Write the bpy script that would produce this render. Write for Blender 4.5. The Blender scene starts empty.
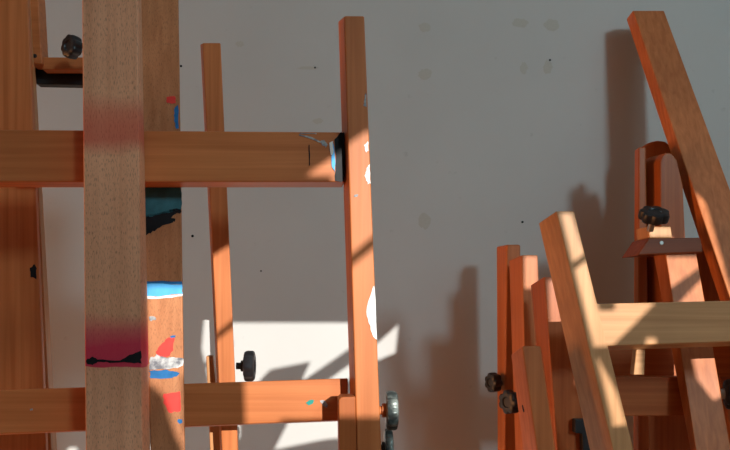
import bpy, bmesh, math, random
from mathutils import Vector, Matrix
random.seed(7)
S = bpy.context.scene
COL = S.collection
F, CX, CY, CAM_H = 700.0, 300.0, 300.0, 1.10      # focal length (px), principal point, camera height
WALL_Y = 1.60

def at(px, py, d):
    """point of the place seen at pixel (px, py) standing d metres in front of the camera"""
    return Vector(((px - CX) / F * d, d, CAM_H + (CY - py) / F * d))

# ------------------------------------------------------------------ materials
def new_mat(name):
    m = bpy.data.materials.new(name); m.use_nodes = True
    nt = m.node_tree; b = nt.nodes['Principled BSDF']
    return m, nt, b

def N(nt, t, **kw):
    n = nt.nodes.new(t)
    for k, v in kw.items():
        if k in n.inputs.keys(): n.inputs[k].default_value = v
        else: setattr(n, k, v)
    return n

def ramp(nt, stops, interp='LINEAR'):
    r = nt.nodes.new('ShaderNodeValToRGB'); r.color_ramp.interpolation = interp
    e = r.color_ramp.elements
    while len(e) < len(stops): e.new(0.5)
    for i, (p, c) in enumerate(stops):
        e[i].position = p; e[i].color = (c[0], c[1], c[2], 1)
    return r

def mixc(nt, fac, a, b, mode='MIX'):
    m = nt.nodes.new('ShaderNodeMix'); m.data_type = 'RGBA'; m.blend_type = mode
    L = nt.links
    for sock, v in ((m.inputs[0], fac), (m.inputs[6], a), (m.inputs[7], b)):
        if hasattr(v, 'is_output') or isinstance(v, bpy.types.NodeSocket): L.new(v, sock)
        elif isinstance(v, (int, float)): sock.default_value = v
        else: sock.default_value = (v[0], v[1], v[2], 1)
    return m.outputs[2]

def wood(name, dark, light, horiz=False, flecks=0.0, rough=0.45, spray=None, coat=0.0):
    """grained timber; grain runs along z (or x when horiz)."""
    m, nt, b = new_mat(name); L = nt.links
    tc = N(nt, 'ShaderNodeTexCoord'); oi = N(nt, 'ShaderNodeObjectInfo')
    add = N(nt, 'ShaderNodeVectorMath', operation='ADD')
    mul = N(nt, 'ShaderNodeVectorMath', operation='SCALE'); mul.inputs['Scale'].default_value = 37.0
    cmb = N(nt, 'ShaderNodeCombineXYZ')
    for i in range(3): L.new(oi.outputs['Random'], cmb.inputs[i])
    L.new(cmb.outputs[0], mul.inputs[0]); L.new(tc.outputs['Object'], add.inputs[0]); L.new(mul.outputs[0], add.inputs[1])
    mp = N(nt, 'ShaderNodeMapping')
    mp.inputs['Scale'].default_value = (2.5, 100, 100) if horiz else (100, 100, 2.5)
    L.new(add.outputs[0], mp.inputs['Vector'])
    n1 = N(nt, 'ShaderNodeTexNoise'); n1.inputs['Scale'].default_value = 1.2; n1.inputs['Detail'].default_value = 5; n1.inputs['Distortion'].default_value = 0.4
    L.new(mp.outputs[0], n1.inputs['Vector'])
    r = ramp(nt, [(0.28, dark), (0.72, light)]); L.new(n1.outputs['Fac'], r.inputs[0])
    col = r.outputs[0]
    n2 = N(nt, 'ShaderNodeTexNoise'); n2.inputs['Scale'].default_value = 5.0; n2.inputs['Detail'].default_value = 2
    L.new(add.outputs[0], n2.inputs['Vector'])
    r2 = ramp(nt, [(0.3, (0.80, 0.78, 0.76)), (0.7, (1.1, 1.1, 1.1))]); L.new(n2.outputs['Fac'], r2.inputs[0])
    col = mixc(nt, 1.0, col, r2.outputs[0], 'MULTIPLY')
    if flecks:
        mp2 = N(nt, 'ShaderNodeMapping')
        mp2.inputs['Scale'].default_value = (190, 1150, 1150) if horiz else (1150, 1150, 190)
        L.new(add.outputs[0], mp2.inputs['Vector'])
        n3 = N(nt, 'ShaderNodeTexNoise'); n3.inputs['Scale'].default_value = 1.0; n3.inputs['Detail'].default_value = 1
        L.new(mp2.outputs[0], n3.inputs['Vector'])
        r3 = ramp(nt, [(0.56, (1, 1, 1)), (0.66, (1 - flecks,) * 3)]); L.new(n3.outputs['Fac'], r3.inputs[0])
        col = mixc(nt, 1.0, col, r3.outputs[0], 'MULTIPLY')
    if spray:                                            # sprayed pigment bands: (z0, z1, colour, strength, ragged)
        sp = N(nt, 'ShaderNodeSeparateXYZ'); L.new(tc.outputs['Object'], sp.inputs[0])
        nz = N(nt, 'ShaderNodeTexNoise'); nz.inputs['Scale'].default_value = 22; L.new(tc.outputs['Object'], nz.inputs['Vector'])
        for stops, c in spray:
            jit = N(nt, 'ShaderNodeMath', operation='MULTIPLY_ADD'); jit.inputs[1].default_value = 0.016
            L.new(nz.outputs['Fac'], jit.inputs[0]); L.new(sp.outputs['Z'], jit.inputs[2])
            lo, hi = stops[0][0], stops[-1][0]
            mr = N(nt, 'ShaderNodeMapRange'); mr.inputs[1].default_value = lo + .008; mr.inputs[2].default_value = hi + .008
            L.new(jit.outputs[0], mr.inputs[0])
            rr = ramp(nt, [((p - lo) / (hi - lo), (v, v, v)) for p, v in stops]); L.new(mr.outputs[0], rr.inputs[0])
            col = mixc(nt, rr.outputs[0], col, c)
    L.new(col, b.inputs['Base Color'])
    b.inputs['Roughness'].default_value = rough
    b.inputs['Specular IOR Level'].default_value = 0.3
    if coat: b.inputs['Coat Weight'].default_value = coat; b.inputs['Coat Roughness'].default_value = 0.15
    bp = N(nt, 'ShaderNodeBump'); bp.inputs['Strength'].default_value = 0.12; bp.inputs['Distance'].default_value = 0.002
    L.new(n1.outputs['Fac'], bp.inputs['Height']); L.new(bp.outputs[0], b.inputs['Normal'])
    return m

def plain(name, c, rough=0.5, metal=0.0, var=0.0, scale=40, c2=None):
    m, nt, b = new_mat(name)
    b.inputs['Roughness'].default_value = rough; b.inputs['Metallic'].default_value = metal
    if 'paint' in name: b.inputs['Specular IOR Level'].default_value = 0.15
    tc = N(nt, 'ShaderNodeTexCoord'); n = N(nt, 'ShaderNodeTexNoise'); n.inputs['Scale'].default_value = scale; n.inputs['Detail'].default_value = 4
    nt.links.new(tc.outputs['Object'], n.inputs['Vector'])
    c2 = c2 or tuple(min(1, x * (1 + var)) for x in c)
    r = ramp(nt, [(0.4, c), (0.65, c2)]); nt.links.new(n.outputs['Fac'], r.inputs[0])
    nt.links.new(r.outputs[0], b.inputs['Base Color'])
    return m

ORANGE_D, ORANGE_L = (0.46, 0.130, 0.036), (0.63, 0.208, 0.068)
RED_D, RED_L = (0.38, 0.092, 0.022), (0.52, 0.150, 0.042)
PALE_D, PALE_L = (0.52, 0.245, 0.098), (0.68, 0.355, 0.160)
M = {
    'v': wood('beech_upright', ORANGE_D, ORANGE_L),
    'h': wood('beech_rail', ORANGE_D, ORANGE_L, horiz=True),
    'rv': wood('red_beech_upright', RED_D, RED_L, rough=0.4),
    'rh': wood('red_beech_rail', RED_D, RED_L, horiz=True, rough=0.4),
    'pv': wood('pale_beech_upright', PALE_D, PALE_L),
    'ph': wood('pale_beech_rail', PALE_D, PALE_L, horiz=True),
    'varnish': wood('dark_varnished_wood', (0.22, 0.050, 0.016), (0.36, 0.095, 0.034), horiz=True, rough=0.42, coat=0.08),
    'board': wood('raw_flecked_board', (0.45, 0.165, 0.066), (0.59, 0.245, 0.108), flecks=0.25, rough=0.6),
    'black': plain('black_plastic', (0.010, 0.010, 0.012), 0.42, 0, 0.8),
    'stained': plain('paint_stained_plastic', (0.05, 0.06, 0.06), 0.3, 0.2, scale=55, c2=(0.34, 0.37, 0.34)),
    'greyknob': plain('grey_plastic', (0.10, 0.11, 0.125), 0.4, 0, 0.6),
    'steel': plain('steel', (0.55, 0.54, 0.52), 0.3, 1.0, 0.1),
    'black_steel': plain('black_steel', (0.010, 0.011, 0.014), 0.45, 0.3, 0.5),
    'red_p': plain('red_paint', (0.72, 0.055, 0.045), 0.45, 0, 0.25),
    'white_p': plain('white_paint', (0.80, 0.80, 0.78), 0.5, 0, 0.1),
    'blue_p': plain('blue_paint', (0.02, 0.12, 0.30), 0.4, 0, 0.8),
    'sky_p': plain('sky_blue_paint', (0.10, 0.42, 0.80), 0.4, 0, 0.3),
    'teal_p': plain('teal_paint', (0.035, 0.125, 0.150), 0.4, 0, 0.7),
    'black_p': plain('black_paint', (0.008, 0.009, 0.011), 0.4, 0, 0.8),
    'grey_p': plain('grey_smeared_paint', (0.16, 0.16, 0.18), 0.5, 0, scale=90, c2=(0.75, 0.74, 0.72)),
    'green_p': plain('green_paint', (0.03, 0.26, 0.22), 0.4, 0, 0.3),
}

# ------------------------------------------------------------------ object helpers
def tag(o, label=None, cat=None, group=None, kind=None):
    if label: o['label'] = label
    if cat: o['category'] = cat
    if group: o['group'] = group
    if kind: o['kind'] = kind
    return o

def thing(name, loc, label, cat, group=None):
    o = bpy.data.objects.new(name, None); COL.objects.link(o)
    o.empty_display_size = 0.1; o.location = loc
    return tag(o, label, cat, group or 'wooden easels stacked against the wall')

def link(name, bm, mat, parent=None, bevel=0.0, smooth=False, origin=None, seg=2):
    me = bpy.data.meshes.new(name)
    bmesh.ops.recalc_face_normals(bm, faces=bm.faces)
    base = Vector(parent.matrix_basis.translation) if parent and parent.parent is None else Vector((0, 0, 0))
    if parent is not None and parent.parent is not None:
        base = Vector(parent.parent.matrix_basis.translation) + Vector(parent.matrix_basis.translation)
    cs = [v.co.copy() for v in bm.verts]
    if origin is None:
        mn = Vector((min(c[i] for c in cs) for i in range(3))); mx = Vector((max(c[i] for c in cs) for i in range(3)))
        origin = (mn + mx) / 2; origin.z = mn.z
    for v in bm.verts: v.co -= origin
    bm.to_mesh(me); bm.free()
    me.materials.append(M[mat] if isinstance(mat, str) else mat)
    o = bpy.data.objects.new(name, me); COL.objects.link(o)
    o.location = origin - base
    if parent: o.parent = parent
    if smooth:
        for p in me.polygons: p.use_smooth = True
    if bevel:
        md = o.modifiers.new('bevel', 'BEVEL'); md.width = bevel; md.segments = seg; md.limit_method = 'ANGLE'; md.angle_limit = 0.6
        md.harden_normals = True
        for p in me.polygons: p.use_smooth = True
    return o

def prism8(fr, bk):
    bm = bmesh.new()
    a = [bm.verts.new(c) for c in fr]; b = [bm.verts.new(c) for c in bk]
    n = len(a)
    bm.faces.new(a); bm.faces.new(b[::-1])
    for i in range(n):
        bm.faces.new((a[i], b[i], b[(i + 1) % n], a[(i + 1) % n]))
    return bm

def post(name, parent, top, bot, d, t, side=None, mat='v', floor=True, bevel=0.0018, d_bot=None, top_cut=None):
    """upright whose front face runs from top=(y, xl, xr) to bot=(y, xl, xr); side=(which, x_top, x_bot[, y_top])
       is the far edge of the visible side face; the foot is carried on down to the floor."""
    d2 = d if d_bot is None else d_bot
    TL, TR = at(top[1], top[0], d), at(top[2], top[3] if len(top) > 3 else top[0], d)
    BL, BR = at(bot[1], bot[0], d2), at(bot[2], bot[0], d2)
    ot = Vector((0, t, 0)); ob = Vector((0, t, 0))
    if side:
        w, xt, xb = side[:3]
        yt = side[3] if len(side) > 3 else None
        f1, f2 = (TL, BL) if w == 'L' else (TR, BR)
        ot = Vector((at(xt, 0, d + t).x - f1.x, t, 0)); ob = Vector((at(xb, 0, d2 + t).x - f2.x, t, 0))
        if yt is not None: ot.z = at(0, yt, d + t).z - f1.z
    if floor:
        c1, c2 = (TL + TR) / 2, (BL + BR) / 2
        s = (c2.z - 0.0) / (c1.z - c2.z)
        BL, BR = BL + (BL - TL) * s, BR + (BR - TR) * s
        BL.z = BR.z = 0.0
        ob = Vector((ob.x + (ob.x - ot.x) * s, t, 0))
    return link(name, prism8([TL, TR, BR, BL], [TL + ot, TR + ot, BR + ob, BL + ob]), mat, parent, bevel)

def rail(name, parent, quad, d, t, oz=0.0, ox=0.0, mat='h', bevel=0.0018, d2=None):
    """cross bar; quad = front-face corners TL, TR, BR, BL in pixels, d at the left end and d2 at the right"""
    d2 = d if d2 is None else d2
    fr = [at(*quad[0], d), at(*quad[1], d2), at(*quad[2], d2), at(*quad[3], d)]
    off = Vector((ox, t, oz))
    return link(name, prism8(fr, [c + off for c in fr]), mat, parent, bevel)

def poly(name, parent, pts, d, t, mat, bevel=0.0015, off=(0, 0)):
    fr = [at(x, y, d) for x, y in pts]
    o = Vector((off[0], t, off[1]))
    return link(name, prism8(fr, [c + o for c in fr]), mat, parent, bevel)

def splash(name, parent, pts, d, mat, label=None, wob=0.6, n=4):
    """a dried dab of paint 0.5 mm thick lying on a front face at depth d, ragged outline"""
    out = []
    for i, p in enumerate(pts):
        q = pts[(i + 1) % len(pts)]
        for k in range(n):
            f = k / n
            x = p[0] + (q[0] - p[0]) * f; y = p[1] + (q[1] - p[1]) * f
            out.append((x + random.uniform(-wob, wob), y + random.uniform(-wob, wob)))
    fr = [at(x, y, (d(y) if callable(d) else d) - 0.0006) for x, y in out]
    o = link(name, prism8(fr, [c + Vector((0, 0.0008, 0)) for c in fr]), mat, parent)
    if label: o['label'] = label
    return o

def lathe_x(prof, lobes=0, depth=0.0, n=48):
    """profile [(along axis, radius)] turned about +x; optional lobed rim"""
    bm = bmesh.new(); rings = []
    for (u, r, lob) in prof:
        ring = []
        for k in range(n):
            a = 2 * math.pi * k / n
            rr = r * (1 - (depth * (0.5 - 0.5 * math.cos(lobes * a)) ** 2 if lob and lobes else 0))
            ring.append(bm.verts.new((u, rr * math.cos(a), rr * math.sin(a))))
        rings.append(ring)
    for r0, r1 in zip(rings, rings[1:]):
        for k in range(n):
            bm.faces.new((r0[k], r0[(k + 1) % n], r1[(k + 1) % n], r1[k]))
    bm.faces.new(rings[0][::-1]); bm.faces.new(rings[-1])
    return bm

def knob(parent, centre, direction, r, h, mat, shaft=0.02, lobes=8, depth=0.14, name='knob', label=None, shaft_mat='steel'):
    """clamp knob: lobed head with a dished face, on a threaded shaft; direction points from shaft to head"""
    R = Vector((1, 0, 0)).rotation_difference(Vector(direction).normalized()).to_matrix().to_4x4()
    bm = lathe_x([(-h * .5, r * .50, 0), (-h * .5, r * .78, 1), (-h * .42, r * .95, 1), (-h * .25, r, 1), (h * .25, r, 1),
                  (h * .42, r * .95, 1), (h * .5, r * .82, 1), (h * .5, r * .45, 0), (h * .38, r * .38, 0)], lobes, depth)
    bm.transform(Matrix.Translation(centre) @ R)
    k = link(name, bm, mat, parent, smooth=True, origin=Vector(centre))
    md = k.modifiers.new('edge', 'EDGE_SPLIT'); md.split_angle = 0.7
    if label: k['label'] = label
    b2 = lathe_x([(-h * .5 - shaft, r * .22, 0), (-h * .5 - h * .3, r * .22, 0), (-h * .5 - h * .3, r * .36, 0), (-h * .45, r * .36, 0)], n=24)
    b2.transform(Matrix.Translation(centre) @ R)
    s = link('knob_shaft', b2, shaft_mat, k)
    return k

def screw(parent, px, py, d, r=0.003, mat='black_steel'):
    bm = lathe_x([(-.002, r, 0), (.0006, r, 0), (.001, r * .7, 0)], n=20)
    bm.transform(Matrix.Translation(at(px, py, d)) @ Vector((1, 0, 0)).rotation_difference(Vector((0, -1, 0))).to_matrix().to_4x4())
    return link('screw', bm, mat, parent)

# ------------------------------------------------------------------ easel 1 : big H-frame easel in front, left
zz = lambda y, d=0.76: (CY - y) / F * d + CAM_H
CRIM = (0.50, 0.012, 0.055)
mast_mat = wood('flecked_mast_board', (0.65, 0.295, 0.160), (0.78, 0.385, 0.225), flecks=0.38, rough=0.6,
                spray=[([(zz(156), 0), (zz(140), .62), (zz(126), .60), (zz(112), .48), (zz(92), 0)], (0.55, 0.035, 0.022)),
                       ([(zz(366.9), 0), (zz(366.2), .93), (zz(345), .92), (zz(330), .62), (zz(312), 0)], CRIM)])

A = thing('easel', (at(112, 0, 0.76).x, 0.80, 0), 'large orange wooden H-frame easel with pink and crimson sprayed centre board, nearest at left', 'easel')
post('mast', A, (-60, 81.5, 137), (450, 85.5, 142), 0.76, 0.036, ('R', 140.6, 150.4), mast_mat, bevel=0.0015)['label'] = 'flecked centre board with sprayed red and crimson bands'
rail('upper_rail', A, [(-75, 129), (344, 132), (344.5, 182), (-75, 182)], 0.80, 0.040)
post('upright', A, (16, 344, 364.5), (450, 357, 381.5), 0.78, 0.05, ('L', 338.2, 351.0, 21))
poly('side_block', A, [(338.5, 400), (341, 397), (355.5, 396.5), (358, 520), (340, 520)], 0.772, 0.026, 'rv')
knob(A, at(391.5, 410.5, 0.80), (1, -0.05, 0.0), 0.0225, 0.0135, 'stained', 0.018, 10, 0.12, label='paint-stained clamp knob', shaft_mat='v')
knob(A, at(388.5, 449, 0.83), (1, -0.05, 0.0), 0.024, 0.010, 'stained', 0.014, 10, 0.12, label='paint-stained clamp knob', shaft_mat='black')
# marks on this easel
splash('paint_splash', A, [(334.5, 140), (341, 132.5), (344.4, 132.5), (344.4, 181.5), (335, 181.5), (336, 160)], 0.80, 'black_p', 'black paint at the rail end')
splash('paint_splash', A, [(330, 144), (333, 141), (335.2, 160), (335.0, 172), (332, 166), (331.5, 152)], 0.7995, 'sky_p', 'blue and white paint drip', .4)
splash('paint_splash', A, [(329.5, 142.5), (333, 141.2), (333.2, 153), (331, 155)], 0.7990, 'white_p', 'white paint drip', .4)
splash('paint_splash', A, [(321, 141), (324, 140), (328, 145), (326, 147), (322, 145)], 0.80, 'grey_p', None, .5)
splash('paint_splash', A, [(299, 134), (310, 136.5), (322, 142), (321, 143), (309, 138), (299, 135.3)], 0.80, 'grey_p', None, .35)
splash('paint_splash', A, [(300, 132.6), (316, 133), (317, 134), (300, 133.6)], 0.80, 'grey_p', None, .3)
splash('paint_splash', A, [(308.6, 145), (309.8, 145), (310, 165), (309, 166)], 0.80, 'black_p', 'dark scratch', .3)
splash('paint_splash', A, [(364, 145), (368, 141), (368.8, 150), (366, 152)], 0.78, 'white_p', 'white paint chip', .5)
splash('paint_splash', A, [(367, 168), (369.8, 164), (370.4, 183), (368, 184), (365, 176)], 0.78, 'white_p', 'white paint chip', .5)
splash('paint_splash', A, [(365, 95), (366.4, 92), (366.8, 107), (363.5, 106)], 0.78, 'grey_p', None, .4)
splash('paint_splash', A, [(372.3, 288), (374.5, 285), (377.6, 340), (373.5, 337), (370, 326), (366.5, 312), (368.5, 303)], 0.78, 'white_p', 'white paint chip', .6)
splash('paint_splash', A, [(354, 195), (358, 194), (358, 196), (354.5, 197)], 0.78, 'grey_p', None, .4)
splash('paint_splash', A, [(86, 360), (92, 357), (97, 359), (120, 361), (130, 355), (140.8, 351), (141.2, 363), (128, 362.5), (110, 362.5), (98, 362), (92, 365), (87, 364)], 0.76, 'black_p', 'dark smear in the crimson paint', .6)

# ------------------------------------------------------------------ easel 2 : the same kind behind it
B = thing('easel', (at(160, 0, 1.0).x, 1.02, 0), 'paint-splashed wooden easel standing directly behind the large orange easel', 'easel')
post('upright', B, (-60, -75, 25.5), (450, -75, 46), 0.985, 0.014, ('R', 28, 48.5))
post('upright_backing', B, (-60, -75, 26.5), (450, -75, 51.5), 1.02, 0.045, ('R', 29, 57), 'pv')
rail('lower_rail', B, [(-75, 392.5), (348, 378), (348, 420), (-75, 437)], 0.825, 0.022, oz=-0.005)
post('mast', B, (-60, 136, 177.5), (452, 150.6, 185), 0.896, 0.020, ('R', 177.8, 185.2), 'board', floor=False, d_bot=0.788)['label'] = 'centre board splashed with teal, blue and red paint'
post('upright', B, (43, 202.5, 220.8), (450, 222, 238.5), 1.03, 0.045, ('L', 200.3, 219.5, 44))
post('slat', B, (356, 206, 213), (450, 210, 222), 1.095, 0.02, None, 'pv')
rail('upper_rail', B, [(20, 141), (217, 141), (217, 178), (20, 178)], 0.955, 0.025)
rail('clamp_bar', B, [(42, 57), (150, 57), (150, 69.5), (42, 69.5)], 1.04, 0.02)
rail('clamp_arm', B, [(24.5, -30), (37, -30), (42, 64), (30, 63)], 1.03, 0.03)
rail('steel_bracket', B, [(33, 66), (84, 69), (84, 85), (36, 84)], 1.065, 0.018, mat='black_steel')
knob(B, at(72, 47, 0.985), (-0.55, -0.8, 0.05), 0.0165, 0.016, 'black', 0.02, 8, 0.12, label='black clamp knob')
knob(B, at(249.5, 366, 1.055), (1, -0.05, 0), 0.0235, 0.016, 'greyknob', 0.012, 10, 0.10, label='grey clamp knob', shaft_mat='black')
screw(B, 35, 56, 1.03)
splash('paint_splash', B, [(306, 403), (309, 400), (314, 400), (313, 403.5), (309, 405.5)], 0.825, 'green_p', 'green paint dab', .3)
splash('paint_splash', B, [(320, 401), (324, 400), (328, 405), (327, 408), (323, 406)], 0.825, 'grey_p', None, .4)
splash('paint_splash', B, [(30, 409), (32.5, 408.5), (32.5, 410.3), (30, 410.5)], 0.825, 'grey_p', None, .2)
splash('paint_splash', B, [(30, 268), (34.5, 264), (36.5, 268), (36, 279), (31, 277)], 0.985, 'black_p', 'dark gouge', .6)
def mast_depth(y):
    # the leaning centre board is a flat plane: depth where the view ray of row y meets it
    z0, z1 = at(0, -60, 0.896).z, at(0, 452, 0.788).z
    k = (0.896 - 0.788) / (z0 - z1)
    return (0.788 + k * (CAM_H - z1)) / (1 - k * (CY - y) / F)
sp = lambda pts, mat, label=None, wob=.6, z=0: splash('paint_splash', B, pts, lambda y: mast_depth(y) - z, mat, label, wob)
sp([(140, 187), (181, 187), (181.4, 209), (172, 213), (160, 214), (150, 217), (141, 216)], 'teal_p', 'teal paint patch', .8)
sp([(141, 216), (158, 213), (170, 210), (181, 208), (181, 213), (168, 217), (176, 219), (172, 223), (160, 227), (150, 233), (141, 237)], 'black_p', 'black paint stroke', 1.2)
sp([(141, 281), (182.4, 281.5), (182.4, 284.5), (160, 285), (141, 284.2)], 'blue_p', 'dark blue band', .6)
sp([(141, 284), (182.5, 284), (182.6, 293), (168, 295), (150, 297), (141, 296)], 'sky_p', 'light blue band', .8, .0003)
sp([(141, 296), (160, 296.5), (182.6, 294), (182.6, 296), (160, 299), (141, 299)], 'white_p', None, .5, .0005)
sp([(155, 352), (160, 345), (168, 338), (175, 337), (173, 350), (169, 356), (160, 357)], 'red_p', 'red paint dab', .7)
sp([(150, 358), (157, 355), (170, 358), (183.4, 358), (183.6, 366), (170, 369), (150, 369)], 'grey_p', 'smeared grey and white paint', 1.0)
sp([(150, 371), (165, 370), (175, 371), (180, 374), (172, 378), (150, 379)], 'blue_p', 'dark blue smear', .8, .0004)
sp([(163, 394), (180, 391), (181, 411), (169, 413), (164, 403)], 'red_p', 'red paint dab', .7)
sp([(177, 420), (182, 419), (182.5, 423), (179, 424)], 'blue_p', None, .5)
sp([(166.5, 97), (175.5, 96.5), (176, 103), (167, 103)], 'red_p', None, .6)
sp([(174.5, 108), (178, 104.5), (178.7, 128), (176, 129), (174, 118)], 'blue_p', 'dark blue edge stain', .6)
sp([(149, 317), (155, 316), (156, 320), (150, 321)], 'grey_p', None, .6)
sp([(170, 336), (175.5, 335), (175, 337.5), (171, 338)], 'blue_p', None, .4, .0004)

# ------------------------------------------------------------------ right-hand cluster
# back uprights
C1 = thing('easel', (at(508, 0, 1.47).x, 1.48, 0), 'narrow orange easel upright with a black side knob, leftmost of the right cluster', 'easel')
post('upright', C1, (244.5, 506.5, 521), (450, 504, 521), 1.45, 0.05, ('L', 496, 497.5, 246.5), 'v', bevel=0.004)
knob(C1, at(493.5, 382.5, 1.46), (-1, -0.35, 0), 0.021, 0.020, 'black', 0.012, 7, 0.18, label='black clamp knob')

C2 = thing('easel', (at(526, 0, 1.38).x, 1.40, 0), 'orange easel upright with a square sunlit top, between the narrow upright and the wide plank', 'easel')
post('upright', C2, (255, 521.8, 538), (450, 527, 545), 1.38, 0.045, ('L', 508.8, 515, 260.5), 'v')
knob(C2, at(510, 402, 1.36), (-1, -0.5, 0), 0.024, 0.020, 'black', 0.014, 7, 0.18, label='black clamp knob')

C3 = thing('easel', (at(565, 0, 1.25).x, 1.28, 0), 'wide orange plank easel with a red lower rail, just behind the leaning pale leg', 'easel')
post('upright', C3, (276.5, 544, 576), (450, 557, 592), 1.25, 0.05, ('L', 530.5, 546, 285), 'rv')
rail('lower_rail', C3, [(560, 377), (690, 377), (690, 416), (560, 416)], 1.32, 0.028, mat='rh')
poly('latch', C3, [(575, 419.5), (592, 419.5), (592, 452), (583, 452), (582, 434), (575, 433)], 1.235, 0.014, 'black_steel')

C4 = thing('easel', (at(532, 0, 1.12).x, 1.14, 0), 'short square-topped orange easel post, lowest and in front of the right cluster', 'easel')
post('upright', C4, (345.8, 522, 541), (450, 537, 555.8), 1.12, 0.05, ('L', 510.8, 523.2, 354.5), 'v', bevel=0.0022)
splash('paint_splash', C4, [(522, 405), (523, 405), (524.5, 412), (523.5, 412)], 1.118, 'black_p', None, .2)

# near leaning leg with its bright rail
G = thing('easel', (at(640, 0, 1.1).x, 1.13, 0), 'pale easel with a leaning sunlit leg and a bright cross rail at the right edge', 'easel')
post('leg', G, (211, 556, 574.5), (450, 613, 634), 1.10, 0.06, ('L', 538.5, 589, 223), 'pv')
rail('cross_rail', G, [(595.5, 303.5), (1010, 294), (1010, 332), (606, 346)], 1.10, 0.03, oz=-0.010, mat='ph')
rail('lit_patch_slat', G, [(637.5, 338), (646, 338), (644.5, 375), (633.5, 375)], 1.132, 0.014, mat='ph')  # slat added to catch the sun as a bright patch below the rail
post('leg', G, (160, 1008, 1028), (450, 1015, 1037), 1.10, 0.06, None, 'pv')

# far easel with hinge ledge and knob
H = thing('easel', (at(668, 0, 1.38).x, 1.40, 0), 'dark reddish tripod easel with a varnished ledge, black knob and rounded top', 'easel')
post('guide_rail', H, (147, 638.5, 646), (450, 638.5, 650), 1.42, 0.04, ('L', 634.5, 633, 150), 'rv', bevel=0.003)
arch = [(641, 470), (641, 152), (645, 145.5), (651, 142), (658, 140.5), (665, 141.5), (670, 145), (673, 152), (675, 300), (694, 420), (700, 470)]
poly('back_plate', H, arch, 1.505, 0.02, 'rv', 0.002)
mast = [(661.5, 330), (660.5, 162), (663, 155.5), (667, 152.5), (672, 153.5), (677, 160), (683, 185), (690, 330)]
poly('mast', H, mast, 1.405, 0.05, 'rv', 0.002, off=(-0.012, 0))
post('leg', H, (250, 665, 696), (450, 696, 731), 1.34, 0.02, ('L', 652.5, 690), 'v', d_bot=1.26)
post('leg', H, (245, 694, 706), (450, 735, 772), 1.43, 0.03, None, 'rv')
rail('cross_rail', H, [(600, 347), (760, 344), (760, 377), (600, 379)], 1.385, 0.022, mat='rh')
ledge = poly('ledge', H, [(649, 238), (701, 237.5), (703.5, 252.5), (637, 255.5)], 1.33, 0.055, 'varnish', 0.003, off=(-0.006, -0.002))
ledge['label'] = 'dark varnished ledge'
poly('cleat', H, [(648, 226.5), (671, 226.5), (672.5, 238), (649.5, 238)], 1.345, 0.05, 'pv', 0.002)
screw(ledge, 661.5, 243, 1.33, 0.004, 'steel')
knob(H, at(654, 215.5, 1.32), (-0.05, -0.55, 0.83), 0.027, 0.020, 'black', 0.022, 7, 0.16, label='black clamp knob')
knob(H, at(731, 394, 1.36), (1, -0.4, 0), 0.030, 0.022, 'black', 0.014, 7, 0.16, label='black clamp knob')

# tall leaning beam
K = thing('easel', (at(760, 0, 1.47).x, 1.49, 0), 'tall orange beam leaning against the wall at upper right', 'easel')
post('beam', K, (10.3, 632.4, 664.3), (297, 729.5, 770), 1.525, 0.042, ('L', 626, 718.5, 19), 'v', bevel=0.003, d_bot=1.33)

# ------------------------------------------------------------------ the room
def box_bm(x0, x1, y0, y1, z0, z1):
    bm = bmesh.new(); bmesh.ops.create_cube(bm, size=1)
    for v in bm.verts:
        v.co = Vector(((x0, x1)[v.co.x > 0], (y0, y1)[v.co.y > 0], (z0, z1)[v.co.z > 0]))
    return bm

def wall_mat():
    m, nt, b = new_mat('painted_plaster'); L = nt.links
    tc = N(nt, 'ShaderNodeTexCoord')
    n = N(nt, 'ShaderNodeTexNoise'); n.inputs['Scale'].default_value = 3.0; n.inputs['Detail'].default_value = 6
    L.new(tc.outputs['Object'], n.inputs['Vector'])
    r = ramp(nt, [(0.3, (0.485, 0.485, 0.475)), (0.7, (0.525, 0.525, 0.515))]); L.new(n.outputs['Fac'], r.inputs[0])
    n2 = N(nt, 'ShaderNodeTexNoise'); n2.inputs['Scale'].default_value = 45; n2.inputs['Detail'].default_value = 3
    L.new(tc.outputs['Object'], n2.inputs['Vector'])
    r2 = ramp(nt, [(0.70, (1, 1, 1)), (0.80, (0.86, 0.86, 0.85))]); L.new(n2.outputs['Fac'], r2.inputs[0])
    L.new(mixc(nt, 1.0, r.outputs[0], r2.outputs[0], 'MULTIPLY'), b.inputs['Base Color'])
    b.inputs['Roughness'].default_value = 0.6
    bp = N(nt, 'ShaderNodeBump'); bp.inputs['Strength'].default_value = 0.08; bp.inputs['Distance'].default_value = 0.002
    L.new(n2.outputs['Fac'], bp.inputs['Height']); L.new(bp.outputs[0], b.inputs['Normal'])
    return m
M['wall'] = wall_mat()
M['floor'] = wood('floor_boards', (0.26, 0.13, 0.06), (0.40, 0.22, 0.11), rough=0.5)
M['ceil'] = plain('ceiling_paint', (0.62, 0.62, 0.60), 0.8, 0, 0.04)
M['frame'] = plain('window_paint', (0.65, 0.64, 0.60), 0.4, 0, 0.05)
M['fill_orange'] = plain('fill_backing_orange', (0.70, 0.25, 0.08), 0.9, 0, 0.1)  # colour of the backing added with the warm fill lamp
M['frost'] = plain('frosted_glass', (0.7, 0.73, 0.75), 0.6, 0, 0.05)
M['sun_mask'] = plain('sun_mask_cloth', (0.16, 0.12, 0.09), 0.9, 0, 0.2)  # for the unseen sheets added to mask the sun
X0, X1, YF, ZC = -3.4, 5.0, -6.0, 5.0
def struct(name, bm, mat, bevel=0.0):
    o = link(name, bm, mat, None, bevel); o['kind'] = 'structure'; return o
struct('floor', box_bm(X0 - .1, X1 + .1, YF - .1, WALL_Y + .1, -0.1, 0), 'floor')
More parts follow.
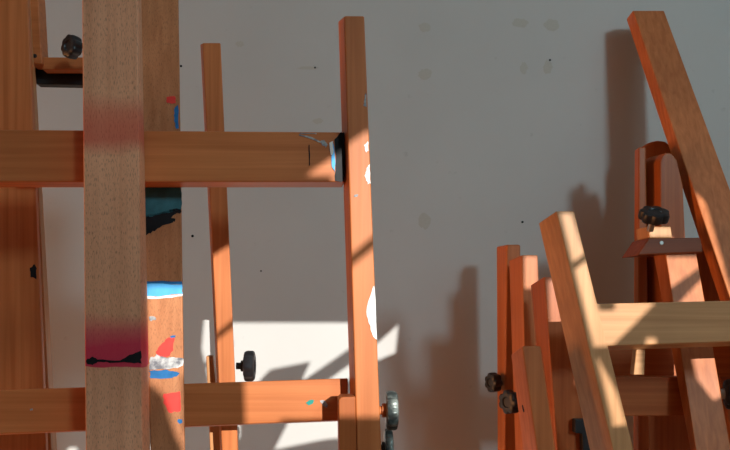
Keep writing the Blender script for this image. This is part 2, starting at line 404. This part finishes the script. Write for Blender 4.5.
struct('ceiling', box_bm(X0 - .1, X1 + .1, YF - .1, WALL_Y + .1, ZC, ZC + .1), 'ceil')
WB = struct('wall_back', box_bm(X0 - .1, X1 + .1, WALL_Y, WALL_Y + .1, 0, ZC), 'wall')
struct('wall_left', box_bm(X0 - .1, X0, YF, WALL_Y, 0, ZC), 'wall')
struct('fill_backing', box_bm(X0, X0 + .015, 0.55, 1.35, 0.10, 1.40), 'fill_orange')  # unseen orange backing added behind the warm fill lamp
struct('wall_right', box_bm(X1, X1 + .1, YF, WALL_Y, 0, ZC), 'wall')
M['glue'] = plain('old_glue_stain', (0.455, 0.445, 0.405), 0.7, 0, 0.06, 300)
for (x, y, w, h) in ((425, 27, 13, 10), (425, 74, 15, 11), (520, 23, 17, 10), (552, 25, 16, 12), (524, 68, 8, 12), (548, 67, 10, 14), (424, 221, 13, 16), (308, 68, 22, 3), (240, 44, 9, 6), (318, 121, 10, 6)):
    out = [(x + w / 2 * math.cos(a) * random.uniform(.75, 1.15), y + h / 2 * math.sin(a) * random.uniform(.75, 1.15)) for a in [k * math.pi / 9 for k in range(18)]]
    fr = [at(px, py, WALL_Y - .0004) for px, py in out]
    link('glue_stain', prism8(fr, [c + Vector((0, .0006, 0)) for c in fr]), 'glue', WB)
for (x, y, r) in ((192.5, 236, 1.4), (550, 60, 1.1), (181, 66, 1.2), (522.5, 222, 1.2), (315, 67.5, 1.0), (261, 271, .9)):
    fr = [at(x + r * math.cos(a), y + r * math.sin(a), WALL_Y - .0006) for a in [k * math.pi / 6 for k in range(12)]]
    link('nail_hole', prism8(fr, [c + Vector((0, .0009, 0)) for c in fr]), 'black_p', WB)
# front wall (behind the camera) with the window the sun comes through
WX0, WX1, WZ0, WZ1 = 1.64, 3.33, 1.55, 3.20
VX0, VX1, VZ0, VZ1 = 3.20, 4.20, 3.40, 4.40        # second window, high at the right
bm = bmesh.new()
for b in ((X0 - .1, WX0, 0, ZC), (WX1, VX0, 0, ZC), (VX1, X1 + .1, 0, ZC), (WX0, WX1, 0, WZ0), (WX0, WX1, WZ1, ZC), (VX0, VX1, 0, VZ0), (VX0, VX1, VZ1, ZC)):
    t = box_bm(b[0], b[1], YF - .1, YF, b[2], b[3]); me = bpy.data.meshes.new('t'); t.to_mesh(me); bm.from_mesh(me); t.free(); bpy.data.meshes.remove(me)
struct('wall_front', bm, 'wall')
# a tall frame; unseen cut-out blockers added in it shape the sun patches
WIN = struct('window_1', box_bm(WX0 - .06, WX1 + .06, YF - .005, YF + .02, WZ0 - .06, WZ0), 'frame', 0.003)
for b in ((WX0 - .06, WX0, WZ0, WZ1 + .06), (WX1, WX1 + .06, WZ0, WZ1 + .06), (WX0, WX1, WZ1, WZ1 + .06)):
    link('window_frame', box_bm(b[0], b[1], YF - .005, YF + .02, b[2], b[3]), 'frame', WIN, 0.003)
WIN2 = struct('window_2', box_bm(VX0 - .06, VX1 + .06, YF - .005, YF + .02, VZ0 - .06, VZ0), 'frame', 0.003)
for b in ((VX0 - .06, VX0, VZ0, VZ1 + .06), (VX1, VX1 + .06, VZ0, VZ1 + .06), (VX0, VX1, VZ1, VZ1 + .06)):
    link('window_frame', box_bm(b[0], b[1], YF - .005, YF + .02, b[2], b[3]), 'frame', WIN2, 0.003)
# frosted pane that spreads the light: the sun does not come through it as a beam
link('frosted_pane', box_bm(VX0, VX1, YF - .06, YF - .05, VZ0, VZ1), 'frost', WIN2)
def add_sun_mask(name, pts, mat='sun_mask', t=0.012, y=YF - 0.026):  # added sun blocker, outline cut to leave chosen patches lit
    fr = [Vector((x + 1.088, y, z + 0.7684)) for x, z in pts]
    return link(name, prism8(fr, [c + Vector((0, t, 0)) for c in fr]), mat, WIN)
add_sun_mask('sun_mask_top', [(0.50, 2.50), (0.50, 1.895), (0.99, 1.895), (1.00, 1.955), (1.040, 1.990), (1.066, 2.006), (1.078, 2.000), (1.091, 2.008), (1.165, 2.058), (1.19, 2.05),
               (1.192, 2.003), (1.46, 2.003), (1.585, 2.003), (1.592, 2.078), (1.619, 2.078), (1.642, 2.008), (1.648, 1.985), (1.662, 1.925), (1.684, 1.925), (1.680, 2.010), (1.706, 2.014), (1.721, 2.024),
               (1.721, 2.092), (1.752, 2.092), (1.753, 2.02),
               (1.90, 2.02), (1.90, 2.138), (2.0, 2.138), (2.06, 2.138), (2.072, 2.232), (2.105, 2.171), (2.135, 2.115), (2.40, 2.115), (2.40, 2.50)])
add_sun_mask('sun_mask', [(0.50, 1.90), (0.918, 1.90), (0.918, 1.779), (0.937, 1.762), (0.947, 1.723), (0.957, 1.70), (0.957, 1.66), (0.85, 1.66), (0.846, 1.69),
                 (0.842, 1.718), (0.822, 1.718), (0.806, 1.69), (0.80, 1.66), (0.50, 1.66)])
add_sun_mask('sun_mask_sheet', [(0.962, 1.787), (1.035, 1.785), (1.037, 1.722), (0.962, 1.722)])
add_sun_mask('sun_mask_sheet', [(1.070, 2.000), (1.078, 2.014), (1.130, 2.014), (1.124, 1.94), (1.140, 1.87), (1.140, 1.800), (1.080, 1.800)])
add_sun_mask('sun_mask_sheet', [(1.080, 1.737), (1.220, 1.737), (1.220, 1.66), (1.080, 1.66)])
add_sun_mask('sun_mask_sheet', [(1.266, 1.878), (1.282, 1.894), (1.373, 1.912), (1.357, 1.878), (1.323, 1.775), (1.291, 1.712), (1.291, 1.66), (1.215, 1.66), (1.215, 1.80)])
add_sun_mask('sun_mask_sheet', [(1.596, 2.085), (1.577, 1.999), (1.570, 1.933), (1.531, 1.917), (1.475, 1.888), (1.445, 1.85), (1.444, 1.738), (1.40, 1.733),
                       (1.292, 1.711), (1.292, 1.66), (1.67, 1.66), (1.680, 1.750)])
add_sun_mask('sun_mask_sheet', [(1.752, 1.938), (1.7515, 1.882), (1.754, 1.822), (1.729, 1.822), (1.733, 1.882), (1.7505, 1.882), (1.750, 1.938), (1.681, 1.868), (1.652, 1.866), (1.690, 1.796), (1.707, 1.744), (1.66, 1.74), (1.66, 1.66), (2.40, 1.66), (2.40, 1.95), (2.066, 1.95),
                       (2.060, 2.139), (2.037, 2.139), (2.037, 1.99), (2.06, 1.98), (2.06, 1.842), (2.036, 1.840), (2.022, 1.806), (2.001, 1.797), (1.979, 1.837),
                       (1.976, 1.92), (1.955, 1.985), (1.955, 2.078), (1.937, 2.112), (1.937, 2.137), (1.90, 2.137), (1.90, 2.026), (1.708, 2.026), (1.708, 1.940)])
add_sun_mask('sun_mask_bar', [(1.025, 1.861), (1.085, 1.909), (1.085, 1.897), (1.025, 1.849)], 'frame')  # thin unseen blockers added to cast dark bands across the sun patches
add_sun_mask('sun_mask_bar', [(1.13, 1.907), (1.195, 1.961), (1.195, 1.946), (1.13, 1.893)], 'frame')
add_sun_mask('sun_mask_bar', [(1.33, 1.851), (1.362, 1.873), (1.458, 1.939), (1.505, 1.975), (1.515, 2.008), (1.590, 2.010), (1.577, 1.999), (1.531, 1.958), (1.458, 1.901), (1.365, 1.835)], 'frame')
add_sun_mask('sun_mask_bar', [(1.600, 1.985), (1.66, 2.032), (1.66, 2.018), (1.600, 1.970)], 'frame')
add_sun_mask('sun_mask_bar', [(1.95, 2.006), (2.035, 2.062), (2.035, 2.041), (1.95, 1.962)], 'frame')
add_sun_mask('sun_mask_bar', [(1.93, 2.116), (2.06, 2.116), (2.06, 2.077), (1.93, 2.077)], 'frame')

# ------------------------------------------------------------------ light
SUN = Vector((-0.32, 1.0, -0.226))
sl = bpy.data.lights.new('sun', 'SUN'); sl.energy = 5.2; sl.angle = math.radians(0.09); sl.color = (1.0, 0.965, 0.89)
so = bpy.data.objects.new('sun', sl); COL.objects.link(so); so.rotation_euler = SUN.to_track_quat('-Z', 'Y').to_euler(); so.location = (1.5, -4, 2.2)
al = bpy.data.lights.new('window_daylight', 'AREA'); al.shape = 'RECTANGLE'; al.size = VX1 - VX0; al.size_y = VZ1 - VZ0
al.energy = 180; al.color = (0.64, 0.91, 1.0)
ao = bpy.data.objects.new('window_daylight', al); COL.objects.link(ao); ao.location = ((VX0 + VX1) / 2, YF + .02, (VZ0 + VZ1) / 2)
ao.rotation_euler = (math.radians(90), 0, 0)
# warm fill lamp added at the left to tint side faces and shaded wall
cl = bpy.data.lights.new('warm_fill', 'AREA'); cl.shape = 'RECTANGLE'; cl.size = 0.7; cl.size_y = 1.2
cl.energy = 58; cl.color = (1.0, 0.40, 0.14)
cw = bpy.data.objects.new('warm_fill', cl); COL.objects.link(cw); cw.location = (X0 + .03, 0.95, 0.75)
cw.rotation_euler = (math.radians(90), 0, math.radians(-90))
W = bpy.data.worlds.new('sky'); S.world = W; W.use_nodes = True
W.node_tree.nodes['Background'].inputs[0].default_value = (0.45, 0.6, 0.85, 1); W.node_tree.nodes['Background'].inputs[1].default_value = 0.6

# ------------------------------------------------------------------ camera
cam = bpy.data.cameras.new('camera'); co = bpy.data.objects.new('camera', cam); COL.objects.link(co)
cam.sensor_width = 36; cam.lens = F / 730 * 36; cam.clip_start = 0.02
cam.shift_x = (365 - CX) / 730; cam.shift_y = (CY - 225) / 730
co.location = (0, 0, CAM_H); co.rotation_euler = (math.radians(90), 0, 0)
S.camera = co
S.view_settings.view_transform = 'Standard'; S.view_settings.look = 'None'
S.view_settings.exposure = 0.0; S.view_settings.gamma = 1.0; S.view_settings.use_curve_mapping = False
